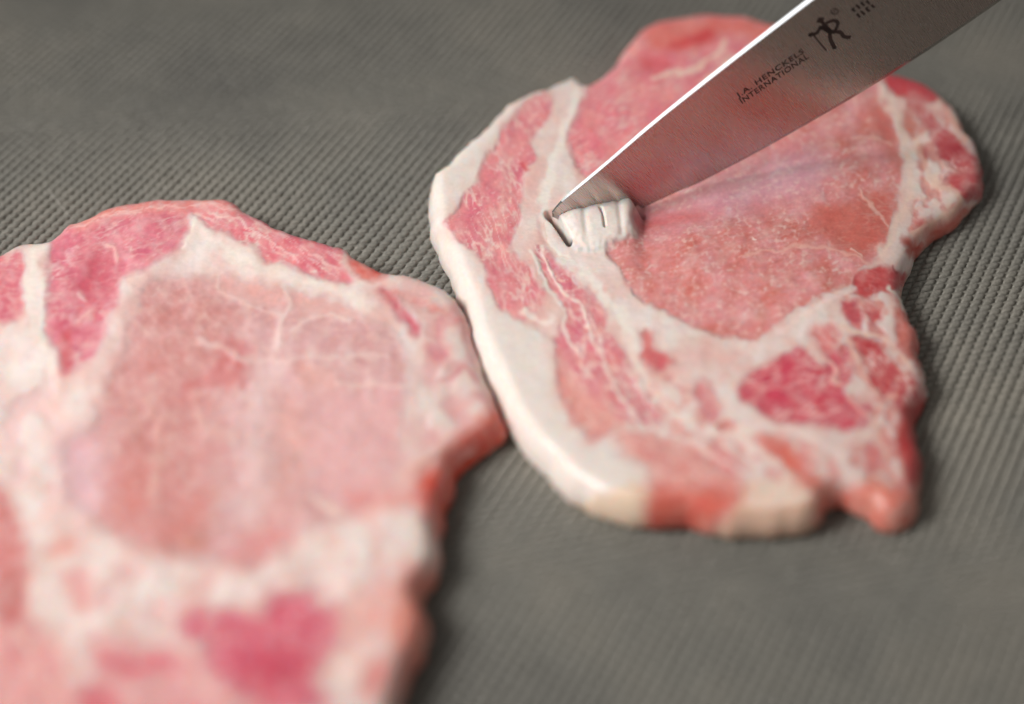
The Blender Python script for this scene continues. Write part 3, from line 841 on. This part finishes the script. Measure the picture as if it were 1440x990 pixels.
def shapeL(u, v, no, fat):
    z = 0.0004 * fat
    z += 0.0005 * no.fbm(u / 90, v / 70, 2)
    z -= 0.0015 * sstep(560, 700, u)
    return z
LEFT.build(regL, strL, 'pork_slice', 'raw pork slice with pale pink loin lying untouched beside the cut one', shapeL, [])

def under_meat(x, y):
    return RIGHT.keep_out(x, y) | LEFT.keep_out(x, y)
build_studs(under_meat)
# a pale knife scratch across the lozenges
q = smooth_open([(58,252),(72,272),(88,292),(106,314)], 6)
V = []; F = []
for i, (a, b) in enumerate(q):
    w = 0.00009 * math.sin(math.pi * (i + 0.5) / len(q))
    p = ground(a, b, STUD_H * 1.2)
    V += [(p[0] - w, p[1] - w * 0.6, p[2]), (p[0] + w, p[1] + w * 0.6, p[2])]
    if i: F.append((2 * i - 2, 2 * i - 1, 2 * i + 1, 2 * i))
np_mesh('scratch', V, F, SCUFF, MATOBJ)

# ------------------------------------------------------------------ the knife
BN = np.array([0.33, -0.94, -0.03]); BN /= np.linalg.norm(BN)
TIP = ground(777, 302, 0.0114)
def bl(px, py): return on_plane(px, py, TIP, BN)
spine_px = [(777,299),(784,291),(791,284),(850,235),(920,175),(1000,111),(1070,56.5),(1143,0.5),(1230,-66),(1330,-142),(1450,-233),(1580,-332)]
edge_px = [(777,305),(800,315),(842,316),(892,299),(925,284),(955,270),(980,260),(1040,229),(1102,195),(1204,136),(1303,74),(1401,7),(1520,-78),(1660,-180),(1730,-232)]
def resample(P, n):
    P = np.array(P); L = np.concatenate([[0], np.cumsum(np.linalg.norm(np.diff(P, axis=0), axis=1))])
    t = np.linspace(0, L[-1], n)
    return np.stack([np.interp(t, L, P[:, k]) for k in range(3)], 1)
def dense(px, n):
    q = smooth_open(px, 8)
    return resample([bl(a, b) for a, b in q], n)
NC = 90
SP, ED = dense(spine_px, NC), dense(edge_px, NC)
KN = empty('kitchen_knife', (TIP[0], TIP[1], TIP[2]), 'steel kitchen knife with etched lettering, its tip stuck in the pork fat', 'knife')
ax_x = SP[-1] - SP[0]; ax_x /= np.linalg.norm(ax_x)
ax_y = np.cross(BN, ax_x)
KM = Matrix(((ax_x[0], ax_y[0], BN[0]), (ax_x[1], ax_y[1], BN[1]), (ax_x[2], ax_y[2], BN[2])))
KN.rotation_euler = KM.to_euler()
R3 = np.array([ax_x, ax_y, BN])
def loc(P): return (np.asarray(P) - TIP) @ R3.T
NR = 10
def blade_mesh(t0, t1, bulge=0.0):
    V = []; F = []
    rows = list(np.linspace(t0, t1, NR))
    for i in range(NC):
        th = 0.00105 + 0.00055 * min(1, i / (NC * 0.6))
        if i < 4: th *= 0.45 + 0.14 * i
        for t in rows:
            p = SP[i] * (1 - t) + ED[i] * t
            c = 0.00010 if t < 0.02 and t0 == 0 else 0
            V.append(p - BN * c)
        for t in rows:
            p = SP[i] * (1 - t) + ED[i] * t
            V.append(p - BN * (max(th * (1 - t) ** 0.9, 0.00010) ))
    W = 2 * NR
    for i in range(NC - 1):
        for r in range(NR - 1):
            a = i * W + r
            F.append((a, a + 1, a + W + 1, a + W))
            b = i * W + NR + r
            F.append((b, b + W, b + W + 1, b + 1))
        a = i * W; F.append((a, a + W, a + W + NR, a + NR))
        a = i * W + NR - 1; F.append((a, a + NR, a + W + NR, a + W))
    for i, rev in ((0, False), (NC - 1, True)):
        for r in range(NR - 1):
            a = i * W + r; q = (a, a + NR, a + NR + 1, a + 1)
            F.append(q[::-1] if rev else q)
    return loc(V), np.array(F)
V, F = blade_mesh(0.008, 0.965)
blade = np_mesh('blade', V, F, STEEL, KN, smooth=False)
V, F = blade_mesh(0.965, 1.0)
for i in range(NC):                                       # the ground bevel turns down to the edge
    for r in range(NR): V[i * 2 * NR + r, 2] -= 0.00004 + 0.00034 * r / (NR - 1)
    for r in range(NR): V[i * 2 * NR + NR + r, 2] = min(V[i * 2 * NR + NR + r, 2], V[i * 2 * NR + r, 2] - 0.00003)
np_mesh('cutting_edge', V, F, STEEL_EDGE, blade, smooth=False)

V, F = blade_mesh(0.0, 0.008)
np_mesh('spine', V, F, STEEL_SPINE, blade, smooth=False)

# lettering and emblem etched on the blade's flat
def face_pt(px, py): return loc(bl(px, py)[None, :])[0]
def text_line(txt, a, b, height_px):
    cu = bpy.data.curves.new('lettering', 'FONT'); cu.body = txt; cu.size = 1.0; cu.space_character = 1.12; cu.offset = 0.022
    ob = bpy.data.objects.new('lettering_source', cu); COL.objects.link(ob)
    dg = bpy.context.evaluated_depsgraph_get(); dg.update()
    me = bpy.data.meshes.new_from_object(ob.evaluated_get(dg))
    bpy.data.objects.remove(ob)
    co = np.zeros(len(me.vertices) * 3); me.vertices.foreach_get('co', co); co = co.reshape(-1, 3)
    w = co[:, 0].max() - co[:, 0].min(); h = co[:, 1].max()
    A, B = face_pt(*a)[:2], face_pt(*b)[:2]
    ex = (B - A); L = np.linalg.norm(ex); ex /= L; ey = np.array([-ex[1], ex[0]])
    q = A[None, :] + np.outer((co[:, 0] - co[:, 0].min()) / w * L, ex) + np.outer(co[:, 1] / h * height_px, ey)
    out = np.column_stack([q, np.full(len(q), 0.00003)])
    me.vertices.foreach_set('co', out.astype(np.float32).ravel()); me.update()
    me.materials.clear(); me.materials.append(ETCH)
    o = bpy.data.objects.new('lettering', me); COL.objects.link(o); o.parent = blade
    return o
text_line('J.A. HENCKELS', (1037.5, 138), (1131, 74), 0.0018)
text_line('INTERNATIONAL', (1043.5, 146), (1138, 81), 0.0019)

def strokes(name, lines, w_px):
    V = []; F = []
    for pts, w in lines:
        q = smooth_open(pts, 4) if len(pts) > 2 else np.array(pts, float)
        P = np.array([face_pt(a, b) for a, b in q])[:, :2]
        ww = w * 0.000175 / 2
        d = np.gradient(P, axis=0); d /= np.linalg.norm(d, axis=1)[:, None] + 1e-12
        nn = np.stack([-d[:, 1], d[:, 0]], 1)
        s = len(V)
        for i in range(len(P)):
            V.append((*(P[i] + nn[i] * ww), 0.00003)); V.append((*(P[i] - nn[i] * ww), 0.00003))
        for i in range(len(P) - 1):
            a = s + 2 * i; F.append((a + 1, a, a + 2, a + 3)) if False else F.append((a, a + 1, a + 3, a + 2))
    return np_mesh(name, V, F, ETCH, blade, smooth=False)
def z1(x, y): return (1120 + x / 10.286, y / 10.286)
strokes('emblem', [
    ([z1(300,290), z1(390,290)], 9.0), ([z1(345,300), z1(400,345)], 5.0),
    ([z1(355,375), z1(320,440), z1(290,480), z1(180,505)], 6.0), ([z1(180,490), z1(225,520)], 5.0),
    ([z1(350,390), z1(420,420), z1(480,455), z1(560,460)], 7.0), ([z1(395,350), z1(430,400), z1(480,455)], 7.5),
    ([z1(430,335), z1(480,312), z1(530,298), z1(575,305), z1(600,345), z1(580,400), z1(560,450)], 5.5),
    ([z1(480,440), z1(490,560), z1(520,630), z1(555,700)], 6.0), ([z1(520,690), z1(575,690)], 5.0),
    ([z1(540,455), z1(640,470), z1(690,530), z1(785,540)], 6.0),
    ([z1(240,500), z1(330,610), z1(430,730)], 2.6)], 5)
strokes('registered_mark', [([z1(525,130), z1(575,130), z1(605,165), z1(575,200), z1(525,200), z1(495,165), z1(525,130)], 2.0), ([z1(530,180), z1(560,150)], 2.0)], 2)
# the next, faint inscription, cut off by the picture's edge
strokes('faint_inscription', [
    ([z1(800,130), z1(850,165)], 3.4), ([z1(860,70), z1(920,120)], 3.4), ([z1(930,40), z1(985,80)], 3.4), ([z1(1010,10), z1(1060,60)], 3.4),
    ([z1(800,130), z1(840,110)], 2.5), ([z1(930,40), z1(960,20)], 2.5),
    ([z1(870,200), z1(920,250)], 3.4), ([z1(930,160), z1(990,210)], 3.4), ([z1(1000,120), z1(1060,165)], 3.4), ([z1(1080,70), z1(1130,110)], 3.4),
    ([z1(1000,120), z1(1035,100)], 2.5)], 3)

# bolster and handle, beyond the picture's edge
def lathe_box(name, secs, mat, parent):
    V = []; F = []; n = 16
    for (x, yc, hy, hz) in secs:
        for k in range(n):
            a = 2 * math.pi * k / n
            c, s = math.cos(a), math.sin(a)
            V.append((x, yc + hy * math.copysign(abs(c) ** 0.6, c), -0.001 + hz * math.copysign(abs(s) ** 0.6, s)))
    for i in range(len(secs) - 1):
        for k in range(n):
            j = (k + 1) % n
            F.append((i * n + k, i * n + j, (i + 1) * n + j, (i + 1) * n + k))
    c0 = len(V); V.append((secs[0][0], secs[0][1], -0.001)); V.append((secs[-1][0], secs[-1][1], -0.001))
    m = (len(secs) - 1) * n
    T3 = []
    for q in F: T3 += [(q[0], q[1], q[2]), (q[0], q[2], q[3])]
    for k in range(n):
        j = (k + 1) % n
        T3 += [(j, k, c0), (m + k, m + j, c0 + 1)]
    return np_mesh(name, V, T3, mat, parent)
xe = loc(SP[-1][None])[0]; xd = loc(ED[-1][None])[0]
xm = max(xe[0], xd[0]); sgn = np.sign(xd[1] - xe[1])
yc = xe[1] + sgn * 0.012
lathe_box('bolster', [(xe[0] - 0.004, yc, 0.011, 0.0016), (xe[0] + 0.004, yc, 0.0115, 0.006), (xe[0] + 0.014, yc, 0.0115, 0.008)], STEEL_EDGE, KN)
hd = lathe_box('handle', [(xe[0] + 0.014, yc, 0.012, 0.0085), (xe[0] + 0.04, yc, 0.0115, 0.009), (xe[0] + 0.075, yc, 0.0135, 0.010), (xe[0] + 0.105, yc, 0.012, 0.0095),
                          (xe[0] + 0.122, yc + sgn * 0.003, 0.014, 0.009), (xe[0] + 0.128, yc + sgn * 0.003, 0.012, 0.007)], BLACK, KN)
for k in range(3):
    rv = lathe_box('rivet', [(0, 0, 0.003, 0.003), (0.0206, 0, 0.003, 0.003)], RIVET, hd)
    rv.rotation_euler = (0, -math.pi / 2, 0)
    rv.location = (xe[0] + 0.034 + 0.034 * k - 0.001, yc, -0.0113)

scene.render.engine = 'CYCLES'
